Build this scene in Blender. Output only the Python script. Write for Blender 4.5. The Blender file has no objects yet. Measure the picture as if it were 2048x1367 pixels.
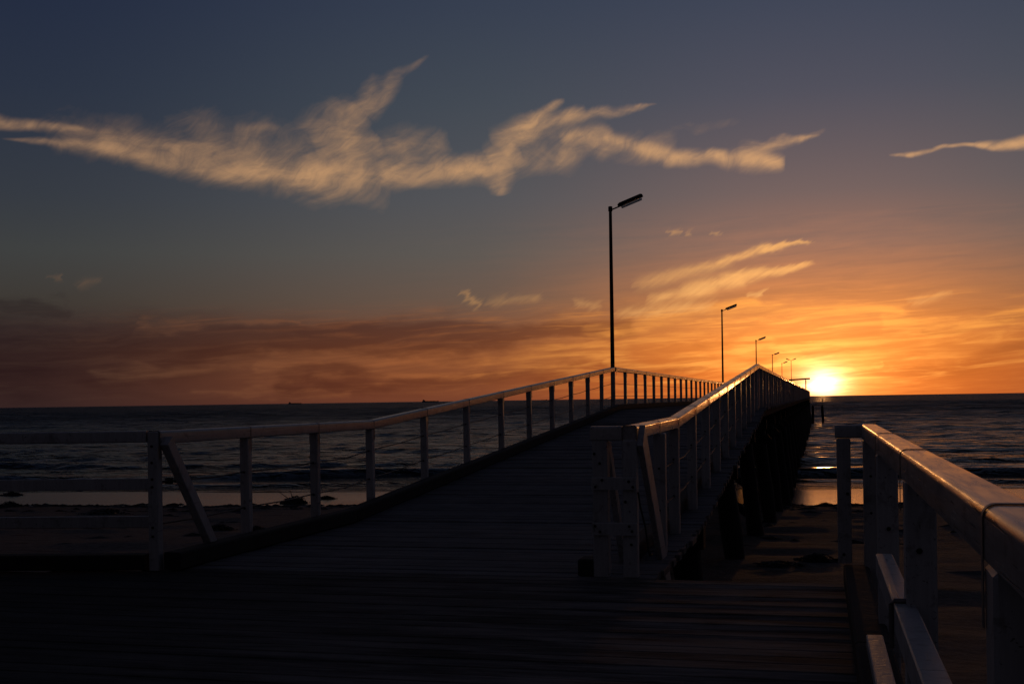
import bpy, math, random
import numpy as np
from mathutils import Vector, Matrix
random.seed(7); rng = np.random.default_rng(7)
SC = bpy.context.scene
COL = SC.collection
R = math.radians

# ------------------------------------------------------------------ camera
FPX = 2400.0                       # focal length in photo pixels (2048 wide)
TH = math.atan(613.0 / FPX)        # the view is turned left of the jetty's axis (+Y)
ROLL = 30.0 / 2048
EYE = 1.30                         # above the boardwalk (z = 0)
fw = Vector((-math.sin(TH), math.cos(TH), 0)); rt0 = Vector((math.cos(TH), math.sin(TH), 0)); up0 = Vector((0, 0, 1))
rt = rt0 * math.cos(ROLL) - up0 * math.sin(ROLL)
up = up0 * math.cos(ROLL) + rt0 * math.sin(ROLL)
cd = bpy.data.cameras.new('camera'); cam = bpy.data.objects.new('camera', cd); COL.objects.link(cam)
cd.sensor_width = 36; cd.lens = 36 * FPX / 2048; cd.shift_y = 116.5 / 2048
cd.clip_start = 0.05; cd.clip_end = 80000
m = Matrix.Identity(4)
for i in range(3):
    m[i][0] = rt[i]; m[i][1] = up[i]; m[i][2] = -fw[i]
m[2][3] = EYE
cam.matrix_world = m
SC.camera = cam

def pdir(px, py):
    return (fw + rt * ((px - 1024) / FPX) + up * (-(py - 800) / FPX)).normalized()
def azel(px, py):
    d = pdir(px, py)
    return math.degrees(math.atan2(d.x, d.y)), math.degrees(math.asin(d.z))
def lin(r, g, b):
    f = lambda c: (c / 255 / 12.92) if c / 255 <= 0.04045 else ((c / 255 + 0.055) / 1.055) ** 2.4
    return (f(r), f(g), f(b))

# ------------------------------------------------------------------ world: dusk sky
SUN_AZ, SUN_EL = azel(1645, 766)
w = bpy.data.worlds.new('World'); SC.world = w; w.use_nodes = True
nt = w.node_tree; nt.nodes.clear()
class NT:
    """small helper to write node maths"""
    def __init__(s, tree): s.t = tree; s.n = tree.nodes; s.l = tree.links
    def put(s, sock, v):
        if v is None: return
        if isinstance(v, bpy.types.NodeSocket): s.l.new(v, sock)
        else: sock.default_value = v
    def M(s, op, a, b=None, c=None, clamp=False):
        n = s.n.new('ShaderNodeMath'); n.operation = op; n.use_clamp = clamp
        for k, v in enumerate((a, b, c)): s.put(n.inputs[k], v)
        return n.outputs[0]
    def V(s, op, a, b=None, scale=None):
        n = s.n.new('ShaderNodeVectorMath'); n.operation = op
        s.put(n.inputs[0], a)
        if b is not None: s.put(n.inputs[1], b)
        if scale is not None: s.put(n.inputs['Scale'], scale)
        return n.outputs['Value'] if op in ('LENGTH', 'DOT_PRODUCT', 'DISTANCE') else n.outputs[0]
    def xyz(s, x, y, z=0.0):
        n = s.n.new('ShaderNodeCombineXYZ')
        for k, v in enumerate((x, y, z)): s.put(n.inputs[k], v)
        return n.outputs[0]
    def sep(s, v):
        n = s.n.new('ShaderNodeSeparateXYZ'); s.put(n.inputs[0], v); return n.outputs
    def noise(s, vec, scale=1.0, detail=4.0, rough=0.5, dist=0.0, out='Fac'):
        n = s.n.new('ShaderNodeTexNoise'); s.put(n.inputs['Vector'], vec)
        n.inputs['Scale'].default_value = scale; n.inputs['Detail'].default_value = detail
        n.inputs['Roughness'].default_value = rough; n.inputs['Distortion'].default_value = dist
        return n.outputs[0] if out == 'Fac' else n.outputs[1]
    def mr(s, v, a, b, c=0.0, d=1.0, kind='LINEAR'):
        n = s.n.new('ShaderNodeMapRange'); n.interpolation_type = kind
        s.put(n.inputs[0], v)
        for k, q in enumerate((a, b, c, d)): s.put(n.inputs[k + 1], q)
        return n.outputs[0]
    def mix(s, f, a, b, kind='MIX'):
        n = s.n.new('ShaderNodeMix'); n.data_type = 'RGBA'; n.blend_type = kind; n.clamp_factor = True
        s.put(n.inputs[0], f)
        for k, v in ((6, a), (7, b)):
            if isinstance(v, tuple): v = tuple(v[:3]) + (1.0,)
            s.put(n.inputs[k], v)
        return n.outputs[2]
    def ramp(s, f, stops):
        n = s.n.new('ShaderNodeValToRGB'); e = n.color_ramp.elements
        while len(e) < len(stops): e.new(0.5)
        for k, (p, c) in enumerate(sorted(stops, key=lambda q: q[0])):
            e[k].position = p; e[k].color = tuple(c[:3]) + (1.0,)
        s.put(n.inputs[0], f); return n.outputs[0]

N = NT(nt)
tc = N.n.new('ShaderNodeTexCoord').outputs['Generated']
dirn = N.V('NORMALIZE', tc)
dx, dy, dz = N.sep(dirn)
AZ = N.M('MULTIPLY', N.M('ARCTAN2', dx, dy), 180 / math.pi)
EL = N.M('MAXIMUM', N.M('MULTIPLY', N.M('ARCSINE', dz), 180 / math.pi), 0.0)
dAZ = N.M('ABSOLUTE', N.M('SUBTRACT', AZ, SUN_AZ))
# colour of the clear dusk sky by elevation, at growing angles away from the sun
t = N.M('SQRT', N.M('DIVIDE', EL, 90.0))
ELS = (0, 1.1, 2.4, 3.5, 4.7, 7, 9.4, 13.9, 18.4, 40, 90)
def skyramp(cols):
    return N.ramp(t, [(math.sqrt(e / 90), lin(*c)) for e, c in zip(ELS, cols)])
rA = skyramp([(200,90,32),(212,106,38),(220,122,50),(212,128,64),(182,116,72),(134,104,92),(104,94,95),(76,79,92),(60,68,86),(32,40,60),(16,21,38)])
rB = skyramp([(112,60,42),(130,72,44),(138,82,50),(122,80,58),(104,85,73),(92,88,84),(82,84,88),(66,74,84),(54,63,80),(28,35,54),(15,20,36)])
rC = skyramp([(52,35,34),(57,38,35),(57,40,37),(56,44,42),(62,57,52),(62,64,64),(53,58,66),(42,50,66),(34,43,64),(20,26,44),(14,19,34)])
rD = skyramp([(32,27,30),(32,27,30),(33,28,30),(33,29,31),(34,30,33),(34,30,34),(33,30,35),(32,30,36),(30,29,36),(25,26,35),(21,23,34)])
base = N.mix(N.mr(dAZ, 1.0, 17.0, kind='SMOOTHSTEP'), rA, rB)
base = N.mix(N.mr(dAZ, 13.0, 38.0, kind='SMOOTHSTEP'), base, rC)
base = N.mix(N.mr(dAZ, 34.0, 85.0, kind='SMOOTHSTEP'), base, rD)

clear = base
# --- low cloud sheets near the horizon (long streaks)
P = N.xyz(AZ, EL)
warp = N.V('SUBTRACT', N.noise(N.xyz(N.M('MULTIPLY', AZ, 0.16), N.M('MULTIPLY', EL, 0.5)), 1.0, 3.0, 0.5, out='Color'), (0.5, 0.5, 0.5))
tilt = N.M('ADD', EL, N.M('MULTIPLY', AZ, -0.05))
wl = N.sep(warp)
sv = N.xyz(N.M('ADD', N.M('MULTIPLY', AZ, 0.075), wl[0]), N.M('ADD', N.M('MULTIPLY', tilt, 0.8), N.M('MULTIPLY', wl[1], 2.2)))
n1 = N.noise(sv, 1.0, 6.0, 0.55, 0.3)
n2 = N.noise(N.xyz(N.M('ADD', N.M('MULTIPLY', AZ, 0.24), N.M('MULTIPLY', wl[0], 0.4)), N.M('ADD', N.M('MULTIPLY', tilt, 2.8), N.M('MULTIPLY', wl[1], 1.3)), 4.0), 1.0, 6.0, 0.62, 0.4)
lowmask = N.M('MULTIPLY', N.mr(EL, 5.0, 3.6, kind='SMOOTHSTEP'), N.mr(EL, 0.0, 0.9))

def P2(px, py): return azel(px, py)
def stroke(*a): return a
def stroke_nodes(Pn, x0, y0, w0, x1, y1, w1, s, prev=None, soft=False, taper=False):
    """a tapered soft streak between two sky directions (degrees)"""
    a = P2(x0, y0); b = P2(x1, y1); k = math.degrees(1 / FPX)
    if taper:                       # ends fade away; a little longer to make up for it
        ex = (0.10 * (b[0] - a[0]), 0.10 * (b[1] - a[1])); a = (a[0] - ex[0], a[1] - ex[1]); b = (b[0] + ex[0], b[1] + ex[1])
    ba = (b[0] - a[0], b[1] - a[1]); L2 = ba[0] ** 2 + ba[1] ** 2
    off = (-a[0], -a[1], 0)
    if prev is not None:            # the tiny term only keeps the evaluation in order (shader stack)
        n = N.n.new('ShaderNodeVectorMath'); n.operation = 'MULTIPLY_ADD'
        N.put(n.inputs[0], prev); n.inputs[1].default_value = (1e-7, 1e-7, 0); n.inputs[2].default_value = off
        off = n.outputs[0]
    pa = N.V('ADD', Pn, off)
    h = N.M('DIVIDE', N.V('DOT_PRODUCT', pa, (ba[0], ba[1], 0)), L2, clamp=True)
    d = N.V('DISTANCE', pa, N.V('SCALE', (ba[0], ba[1], 0), scale=h))
    wd = N.M('MULTIPLY_ADD', h, (w1 - w0) * k, w0 * k)
    q = N.M('DIVIDE', d, wd)
    if taper:
        e = N.M('MULTIPLY_ADD', h, 2.0, -1.0); e = N.M('MULTIPLY', e, e)
        s = N.M('MULTIPLY_ADD', N.M('MULTIPLY', e, e), -s, s)
    if soft: return N.M('MULTIPLY', N.M('EXPONENT', N.M('MULTIPLY', N.M('MULTIPLY', q, q), -2.2)), s)
    return N.M('MULTIPLY', N.M('SUBTRACT', 1.0, q, clamp=True), s)
def total(vals, ws=1.0, ss=1.0):
    vals = [(v[0], v[1], v[2], v[3] * ws, v[4], v[5], v[6] * ws, v[7] * ss) for v in vals]
    o = stroke_nodes(*vals[0], soft=True, taper=True)
    for v in vals[1:]: o = N.M('ADD', o, stroke_nodes(*v, prev=o, soft=True, taper=True))
    return o
def union(vals):
    o = stroke_nodes(*vals[0], soft=True)
    for v in vals[1:]: o = N.M('MAXIMUM', o, stroke_nodes(*v, prev=o, soft=True))
    return o
def warped(scale, amp, stretch, seed, detail=3.0):
    v = N.V('MULTIPLY', N.V('ADD', P, (seed, seed * 1.7, 0)), stretch)
    c = N.noise(v, scale, detail, 0.55, out='Color')
    o = N.V('SCALE', N.V('SUBTRACT', c, (0.5, 0.5, 0.5)), scale=amp)
    return N.V('MULTIPLY', N.V('ADD', P, o), (1, 1, 0))

# dark mauve banks to the left, and brighter gaps between them
Pw = warped(0.30, 3.4, (0.5, 1.5, 0), 3.0, 5.0)
dark = union([stroke(Pw, -300, 700, 110, 420, 690, 85, 1.0), stroke(Pw, 380, 685, 70, 900, 662, 48, 1.0),
              stroke(Pw, 850, 668, 46, 1260, 640, 26, 0.95), stroke(Pw, -200, 615, 30, 130, 612, 20, 0.6),
              stroke(Pw, 560, 765, 28, 1150, 735, 34, 0.6), stroke(Pw, 1090, 735, 30, 1400, 715, 22, 0.5),
              stroke(Pw, 1850, 655, 10, 2080, 632, 12, 0.5), stroke(Pw, 1750, 740, 26, 2100, 690, 34, 0.4)])
dark = N.M('MULTIPLY', N.mr(dark, 0.02, 0.75, kind='SMOOTHSTEP'), N.mr(n1, 0.34, 0.60, 0.45, 1.0, 'SMOOTHSTEP'))
lowdark = N.M('MULTIPLY', N.M('MULTIPLY', N.mr(n1, 0.52, 0.72, kind='SMOOTHSTEP'), lowmask), 0.42)
dtot = N.M('MAXIMUM', N.M('MULTIPLY', dark, 0.76), lowdark)
base = N.mix(dtot, base, N.mix(1.0, base, (0.44, 0.36, 0.46), 'MULTIPLY'))

# bright streaks caught by the low sun
glowc = N.mix(N.mr(dAZ, 2.0, 20.0, kind='SMOOTHSTEP'), lin(255, 168, 76), lin(158, 92, 52))
glowc = N.mix(N.mr(dAZ, 18.0, 36.0), glowc, lin(84, 64, 52))
bright = union([stroke(Pw, 520, 742, 26, 980, 712, 34, 0.8), stroke(Pw, 950, 722, 34, 1240, 690, 26, 0.9),
                stroke(Pw, 1220, 715, 18, 1540, 690, 22, 0.9), stroke(Pw, 1180, 650, 20, 1500, 622, 26, 0.7),
                stroke(Pw, 1450, 640, 28, 1800, 625, 26, 0.7), stroke(Pw, 1760, 660, 26, 2120, 618, 20, 0.95),
                stroke(Pw, 1680, 700, 30, 2000, 672, 22, 0.55), stroke(Pw, 280, 634, 8, 430, 630, 18, 0.42), stroke(Pw, 420, 630, 18, 600, 634, 8, 0.42), stroke(Pw, 600, 640, 7, 760, 632, 16, 0.32), stroke(Pw, 200, 735, 22, 520, 722, 26, 0.45), stroke(Pw, 380, 780, 14, 700, 772, 14, 0.4),
                stroke(Pw, 1560, 716, 12, 1750, 714, 9, 1.0), stroke(Pw, 150, 660, 14, 330, 640, 14, 0.25)])
bright = N.M('MULTIPLY', N.mr(bright, 0.0, 0.8, kind='SMOOTHSTEP'), N.mr(n2, 0.34, 0.66, 0.1, 1.0, 'SMOOTHSTEP'))
lowbr = N.M('MULTIPLY', N.M('MULTIPLY', N.mr(n2, 0.47, 0.68, kind='SMOOTHSTEP'), lowmask), N.mr(dAZ, 4.0, 28.0, 0.75, 0.14))
base = N.mix(N.M('MULTIPLY', N.M('MAXIMUM', bright, lowbr), 0.8), base, glowc)

fr = R(33)
fu = N.M('ADD', N.M('MULTIPLY', AZ, math.cos(fr)), N.M('MULTIPLY', EL, math.sin(fr)))
fv = N.M('SUBTRACT', N.M('MULTIPLY', EL, math.cos(fr)), N.M('MULTIPLY', AZ, math.sin(fr)))
# feathered streaks lit closer to the sun
Pf0 = warped(0.6, 0.55, (0.8, 1.4, 0), 21.0, 4.0)
fq = N.noise(N.xyz(N.M('MULTIPLY', fu, 0.8), N.M('MULTIPLY', fv, 4.5), 5.0), 1.0, 4.0, 0.55, 0.2)
Pf = N.V('ADD', Pf0, N.xyz(N.M('MULTIPLY', N.M('SUBTRACT', fq, 0.5), 1.3), N.M('MULTIPLY', N.M('SUBTRACT', fq, 0.5), 0.5)))
fe = total([stroke(Pf, 1300, 600, 12, 1420, 575, 20, 0.40), stroke(Pf, 1370, 582, 20, 1480, 558, 22, 0.42), stroke(Pf, 1450, 562, 18, 1612, 526, 4, 0.60), stroke(Pf, 1280, 568, 18, 1450, 525, 12, 0.25),
            stroke(Pf, 1440, 522, 9, 1540, 495, 9, 0.40), stroke(Pf, 1520, 498, 10, 1618, 484, 3, 0.50), stroke(Pf, 922, 586, 7, 962, 612, 12, 0.28), stroke(Pf, 985, 605, 14, 1085, 592, 8, 0.14),
            stroke(Pf, 1335, 466, 8, 1360, 464, 8, 0.11), stroke(Pf, 1375, 467, 7, 1390, 465, 7, 0.11), stroke(Pf, 1425, 467, 7, 1445, 466, 6, 0.09), stroke(Pf, 1150, 603, 11, 1200, 612, 14, 0.16), stroke(Pf, 1240, 625, 14, 1420, 610, 14, 0.3),
            stroke(Pf, 100, 559, 8, 120, 556, 8, 0.12), stroke(Pf, 155, 570, 11, 205, 558, 8, 0.10), stroke(Pf, 1820, 602, 10, 1900, 588, 7, 0.14), stroke(Pf, 1500, 590, 7, 1530, 582, 6, 0.35)])
fr2 = N.noise(N.xyz(N.M('MULTIPLY', fu, 0.6), N.M('MULTIPLY', fv, 4.0), 9.0), 1.0, 5.0, 0.6, 0.3)
fem = N.M('SUBTRACT', 1.0, N.M('EXPONENT', N.M('MULTIPLY', N.M('MULTIPLY', fe, N.mr(fr2, 0.3, 0.68, 0.5, 1.5)), -2.4)))
fcol = N.mix(N.mr(dAZ, 4.0, 24.0), lin(250, 184, 108), lin(126, 94, 70))
base = N.mix(N.M('MULTIPLY', fem, 0.9), base, fcol)
low = base
# --- high cirrus: a bright base with gauze and combed plumes above it
def fibre_warp(Pin, amp, su, sv, seed, rot, det=4.0):
    """displace along the fibres: noise long in u, short in v"""
    cu, cv = math.cos(R(rot)), math.sin(R(rot))
    x_, y_, _ = N.sep(Pin)
    a_ = N.M('ADD', N.M('MULTIPLY', x_, cu), N.M('MULTIPLY', y_, cv)); b_ = N.M('SUBTRACT', N.M('MULTIPLY', y_, cu), N.M('MULTIPLY', x_, cv))
    n_ = N.noise(N.xyz(N.M('MULTIPLY', a_, su), N.M('MULTIPLY', b_, sv), seed), 1.0, det, 0.55, 0.2)
    d_ = N.M('MULTIPLY', N.M('SUBTRACT', n_, 0.5), amp)
    return N.V('ADD', Pin, N.xyz(N.M('MULTIPLY', d_, cu), N.M('MULTIPLY', d_, cv)))
Pb = warped(0.30, 0.8, (1.0, 1.3, 0), 11.0, 2.0)
Pc = fibre_warp(Pb, 1.3, 0.34, 0.75, 3.0, 46, 4.0)
Ph = fibre_warp(Pb, 0.55, 0.20, 0.9, 5.0, -6, 3.0)
cirp = total([   # gauze and plumes, combed up to the right
    stroke(Pc, 100, 262, 34, 420, 300, 52, 0.15), stroke(Pc, 400, 305, 60, 700, 318, 74, 0.22),
    stroke(Pc, 340, 250, 26, 450, 258, 28, 0.10), stroke(Pc, 640, 300, 74, 730, 250, 62, 0.22), stroke(Pc, 670, 275, 34, 700, 210, 42, 0.20),
    stroke(Pc, 712, 245, 24, 752, 158, 15, 0.24), stroke(Pc, 738, 228, 20, 790, 162, 16, 0.18), stroke(Pc, 770, 168, 18, 856, 115, 4, 0.20),
    stroke(Pc, 690, 320, 36, 750, 285, 30, 0.22), stroke(Pc, 760, 312, 50, 890, 282, 26, 0.27),
    stroke(Pc, 985, 316, 34, 1035, 296, 32, 0.34), stroke(Pc, 985, 325, 44, 1005, 380, 16, 0.34),
    stroke(Pc, 1005, 285, 32, 1062, 238, 20, 0.30), stroke(Pc, 1050, 250, 17, 1125, 202, 5, 0.32), stroke(Pc, 1030, 275, 25, 1165, 228, 16, 0.34),
    stroke(Pc, 1140, 236, 17, 1300, 208, 4, 0.30), stroke(Pc, 1035, 315, 34, 1150, 312, 34, 0.22), stroke(Pc, 1110, 300, 36, 1210, 275, 28, 0.17),
    stroke(Pc, 1170, 290, 36, 1340, 300, 28, 0.17), stroke(Pc, 1490, 312, 22, 1625, 272, 4, 0.52), stroke(Pc, 1560, 290, 12, 1650, 258, 8, 0.12),
    stroke(Pc, 560, 366, 34, 770, 382, 34, 0.22), stroke(Pc, 1300, 262, 18, 1480, 250, 14, 0.05)], 1.2, 0.88)
cirh = total([   # the denser base lying along the wind
    stroke(Ph, -140, 220, 20, 170, 262, 4, 0.34), stroke(Ph, 70, 250, 6, 420, 308, 22, 0.15), stroke(Ph, 20, 276, 3, 230, 299, 15, 0.30), stroke(Ph, 205, 296, 16, 310, 318, 18, 0.42),
    stroke(Ph, 280, 316, 22, 520, 348, 26, 0.34), stroke(Ph, 440, 342, 16, 640, 352, 26, 0.44), stroke(Ph, 600, 350, 24, 800, 346, 26, 0.46), stroke(Ph, 780, 346, 22, 970, 336, 22, 0.48),
    stroke(Ph, 460, 262, 11, 560, 252, 7, 0.10), stroke(Ph, 900, 332, 22, 1015, 322, 30, 0.34), stroke(Ph, 1125, 274, 11, 1215, 268, 15, 0.34),
    stroke(Ph, 1210, 272, 13, 1370, 320, 12, 0.42), stroke(Ph, 1340, 318, 13, 1450, 316, 12, 0.42), stroke(Ph, 1412, 312, 11, 1462, 326, 17, 0.46),
    stroke(Ph, 1465, 322, 19, 1560, 332, 13, 0.70)], 1.2, 0.84)
cir = N.M('ADD', cirp, N.M('MULTIPLY', cirh, 1.3))
cir2 = total([stroke(Pb, 1775, 310, 3, 1820, 304, 7, 0.38), stroke(Pb, 1810, 305, 7, 1885, 290, 3, 0.42), stroke(Pb, 1870, 291, 3, 1980, 289, 5, 0.5), stroke(Pb, 1960, 288, 6, 2100, 276, 14, 1.0)])
curl = N.V('SCALE', N.V('SUBTRACT', N.noise(N.V('MULTIPLY', P, (0.35, 0.5, 0)), 1.0, 2.0, 0.5, out='Color'), (0.5, 0.5, 0.5)), scale=1.7)
cx_, cy_, _ = N.sep(N.V('ADD', P, curl))
fib = N.noise(N.xyz(N.M('MULTIPLY', N.M('ADD', cx_, cy_), 0.22), N.M('MULTIPLY', N.M('SUBTRACT', cy_, N.M('MULTIPLY', cx_, 0.55)), 0.75)), 1.0, 7.0, 0.62, 0.3)
puff = N.noise(N.V('MULTIPLY', Ph, (0.45, 1.0, 0)), 1.0, 6.0, 0.6, 0.8)
tex = N.M('MULTIPLY', N.mr(fib, 0.32, 0.68, 0.42, 1.5), N.mr(puff, 0.30, 0.70, 0.50, 1.45))
cd_ = N.M('MULTIPLY', N.M('ADD', cir, cir2), tex)
fine = N.noise(N.xyz(N.M('MULTIPLY', N.M('ADD', cx_, N.M('MULTIPLY', cy_, 0.8)), 0.55), N.M('MULTIPLY', N.M('SUBTRACT', cy_, N.M('MULTIPLY', cx_, 0.7)), 2.6), 2.0), 1.0, 5.0, 0.6, 0.3)
cd_ = N.M('SUBTRACT', N.M('MULTIPLY', cd_, N.mr(fine, 0.32, 0.68, 1.28, 0.68)), 0.018)
calpha = N.M('SUBTRACT', 1.0, N.M('EXPONENT', N.M('MULTIPLY', N.M('MAXIMUM', cd_, 0.0), -1.45)))
ccol = N.mix(N.mr(dAZ, 5.0, 36.0), lin(238, 180, 120), lin(190, 146, 106))
high = N.mix(N.M('MULTIPLY', calpha, 0.79), clear, ccol)

# --- the sun's aureole in the hazy air, and the sun itself
sd = Vector((math.sin(R(SUN_AZ)) * math.cos(R(SUN_EL)), math.cos(R(SUN_AZ)) * math.cos(R(SUN_EL)), math.sin(R(SUN_EL))))
rel = N.xyz(N.M('MULTIPLY', N.M('SUBTRACT', AZ, SUN_AZ), 0.74), N.M('SUBTRACT', EL, SUN_EL))
ang = N.V('LENGTH', rel)
def glow(c, s, p=1.0):
    e = N.M('EXPONENT', N.M('MULTIPLY', N.M('POWER', N.M('DIVIDE', ang, s), p), -1.0))
    return N.V('SCALE', c, scale=e)
g = N.V('ADD', glow((5.0, 3.6, 2.0), 0.45, 1.4), glow((1.5, 0.62, 0.15), 1.15))
g = N.V('ADD', g, glow((0.70, 0.20, 0.024), 3.2))
g = N.V('SCALE', g, scale=N.mr(dAZ, 60.0, 30.0))
def backdrop(c):
    q = N.n.new('ShaderNodeBackground'); N.l.new(c, q.inputs[0]); q.inputs[1].default_value = 1.0
    return q.outputs[0]
def pick(f, p, q):
    n = N.n.new('ShaderNodeMixShader'); N.put(n.inputs[0], f); N.l.new(p, n.inputs[1]); N.l.new(q, n.inputs[2]); return n.outputs[0]
gl = N.V('SCALE', g, scale=N.mr(n2, 0.34, 0.66, 0.62, 1.38))
clouded = pick(N.M('GREATER_THAN', EL, 8.4), backdrop(N.V('ADD', low, gl)), backdrop(N.V('ADD', high, g)))
whole = pick(N.M('MULTIPLY', N.M('LESS_THAN', dAZ, 60.0), N.M('LESS_THAN', EL, 17.2)), backdrop(N.V('ADD', clear, g)), clouded)
sky = N.n.new('ShaderNodeTexSky'); sky.sky_type = 'NISHITA'; sky.sun_disc = False
sky.sun_elevation = R(SUN_EL); sky.sun_rotation = R(SUN_AZ); sky.dust_density = 2.0
bg1 = N.n.new('ShaderNodeBackground'); N.l.new(sky.outputs[0], bg1.inputs[0]); bg1.inputs[1].default_value = 0.0004
ad = N.n.new('ShaderNodeAddShader'); N.l.new(bg1.outputs[0], ad.inputs[0]); N.l.new(whole, ad.inputs[1])
wo = N.n.new('ShaderNodeOutputWorld'); N.l.new(ad.outputs[0], wo.inputs[0])
w.cycles.sampling_method = 'MANUAL'; w.cycles.sample_map_resolution = 1024

# ------------------------------------------------------------------ sun
sl = bpy.data.lights.new('sun', 'SUN'); so = bpy.data.objects.new('sun', sl); COL.objects.link(so)
sl.energy = 0.11; sl.angle = R(0.53); sl.color = (1.0, 0.42, 0.12)
so.rotation_euler = (-sd).to_track_quat('-Z', 'Y').to_euler(); so.location = (0, 60, 40)
SC.view_settings.view_transform = 'Standard'; SC.view_settings.look = 'None'
SC.view_settings.exposure = 0; SC.view_settings.gamma = 1
SC.cycles.max_bounces = 5; SC.cycles.diffuse_bounces = 2; SC.cycles.glossy_bounces = 3
SC.cycles.caustics_reflective = False; SC.cycles.caustics_refractive = False
SC.cycles.use_denoising = True

# ------------------------------------------------------------------ materials
MAT = {}
def material(name):
    mt = bpy.data.materials.new(name); mt.use_nodes = True
    T = NT(mt.node_tree); b = T.n['Principled BSDF']; MAT[name] = mt
    pos = T.n.new('ShaderNodeNewGeometry').outputs['Position']
    rnd = T.n.new('ShaderNodeObjectInfo').outputs['Random']
    return mt, T, b, pos, rnd
def bump(T, b, h, strength, dist):
    n = T.n.new('ShaderNodeBump'); n.inputs['Strength'].default_value = strength; n.inputs['Distance'].default_value = dist
    T.l.new(h, n.inputs['Height']); T.l.new(n.outputs[0], b.inputs['Normal'])

def wood(name, c0, c1, rough, grain, gstr, gdist, wear=None, spec=0.5, cracks=False, pale_patches=False):
    """timber with grain drawn along an axis; grain = scale per axis"""
    mt, T, b, pos, rnd = material(name)
    v = T.V('ADD', T.V('MULTIPLY', pos, grain), T.V('SCALE', (13.0, 7.0, 5.0), scale=rnd))
    g1 = T.noise(v, 1.0, 6.0, 0.62, 0.4)
    g2 = T.noise(T.V('MULTIPLY', pos, (2.2, 2.2, 2.2)), 1.0, 5.0, 0.6)
    f = T.M('ADD', T.M('MULTIPLY', g1, 0.65), T.M('MULTIPLY', g2, 0.35))
    c = T.ramp(f, [(0.30, c0), (0.62, c1)])
    c = T.mix(T.M('MULTIPLY', rnd, 0.45), c, T.mix(1.0, c, (0.55, 0.52, 0.5), 'MULTIPLY'))
    if wear:
        g3 = T.noise(pos, 6.0, 8.0, 0.7, 0.5)
        c = T.mix(T.mr(g3, 0.56, 0.70, 0, 0.75), c, wear)
    if cracks:          # dark checks along the grain, flaked paint
        ck = T.noise(T.V('MULTIPLY', pos, (60, 1.6, 60)), 1.0, 3.0, 0.5, 1.2)
        c = T.mix(T.mr(ck, 0.66, 0.70, 0, 0.8), c, (0.08, 0.07, 0.06))
        fl = T.noise(pos, 14.0, 6.0, 0.65)
        c = T.mix(T.mr(fl, 0.60, 0.66, 0, 0.6), c, (0.24, 0.22, 0.20))
        f = T.M('SUBTRACT', f, T.M('MULTIPLY', T.mr(ck, 0.64, 0.70), 0.12))
    if pale_patches:           # pale streaky patches, fading out towards the left
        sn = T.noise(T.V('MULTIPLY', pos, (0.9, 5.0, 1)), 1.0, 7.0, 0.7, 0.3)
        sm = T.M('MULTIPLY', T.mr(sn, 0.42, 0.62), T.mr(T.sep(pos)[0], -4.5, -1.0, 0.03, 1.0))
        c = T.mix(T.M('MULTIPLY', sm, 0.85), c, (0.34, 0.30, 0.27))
    T.l.new(c, b.inputs['Base Color'])
    T.put(b.inputs['Roughness'], T.mr(f, 0.2, 0.8, rough - 0.12, rough + 0.12))
    b.inputs['Specular IOR Level'].default_value = spec
    bump(T, b, f, gstr, gdist)
    return mt
wood('paint', (0.46, 0.46, 0.46), (0.66, 0.66, 0.66), 0.42, (40, 40, 3), 0.5, 0.004, (0.17, 0.15, 0.13), cracks=True)
wood('rail_paint', (0.42, 0.39, 0.36), (0.62, 0.58, 0.54), 0.23, (38, 3, 38), 0.5, 0.0025, (0.22, 0.19, 0.17), cracks=True)
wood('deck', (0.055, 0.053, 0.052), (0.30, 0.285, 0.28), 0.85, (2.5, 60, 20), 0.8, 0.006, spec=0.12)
wood('boardwalk_deck', (0.012, 0.012, 0.012), (0.115, 0.110, 0.108), 0.88, (2.5, 60, 20), 0.8, 0.006, spec=0.10, pale_patches=True)
wood('kerb', (0.022, 0.019, 0.018), (0.062, 0.056, 0.052), 0.85, (9, 9, 30), 0.6, 0.008, spec=0.3)
wood('pile', (0.012, 0.010, 0.009), (0.045, 0.038, 0.034), 0.7, (18, 18, 2), 0.9, 0.03, spec=0.3)
def metal(name, col, rough, metallic=0.9):
    mt, T, b, pos, rnd = material(name)
    n = T.noise(pos, 25.0, 5.0, 0.6)
    T.l.new(T.mix(n, col, tuple(0.55 * k for k in col)), b.inputs['Base Color'])
    b.inputs['Metallic'].default_value = metallic
    T.put(b.inputs['Roughness'], T.mr(n, 0.3, 0.7, rough - 0.1, rough + 0.12))
    bump(T, b, n, 0.2, 0.002)
metal('galv', (0.20, 0.20, 0.21), 0.45)
metal('strap', (0.30, 0.28, 0.27), 0.5, 0.5)
metal('dark_metal', (0.045, 0.042, 0.042), 0.5, 0.4)
metal('bolt', (0.03, 0.026, 0.024), 0.6, 0.5)
metal('lamp_lens', (0.72, 0.70, 0.66), 0.22, 0.0)
MAT['lamp_lens'].node_tree.nodes['Principled BSDF'].inputs['Transmission Weight'].default_value = 0.75
MAT['lamp_lens'].node_tree.nodes['Principled BSDF'].inputs['IOR'].default_value = 1.2
metal('roofing', (0.10, 0.10, 0.105), 0.5, 0.3)
metal('ship_hull', (0.05, 0.045, 0.05), 0.6, 0.0)
metal('ship_white', (0.30, 0.29, 0.29), 0.6, 0.0)

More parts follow.
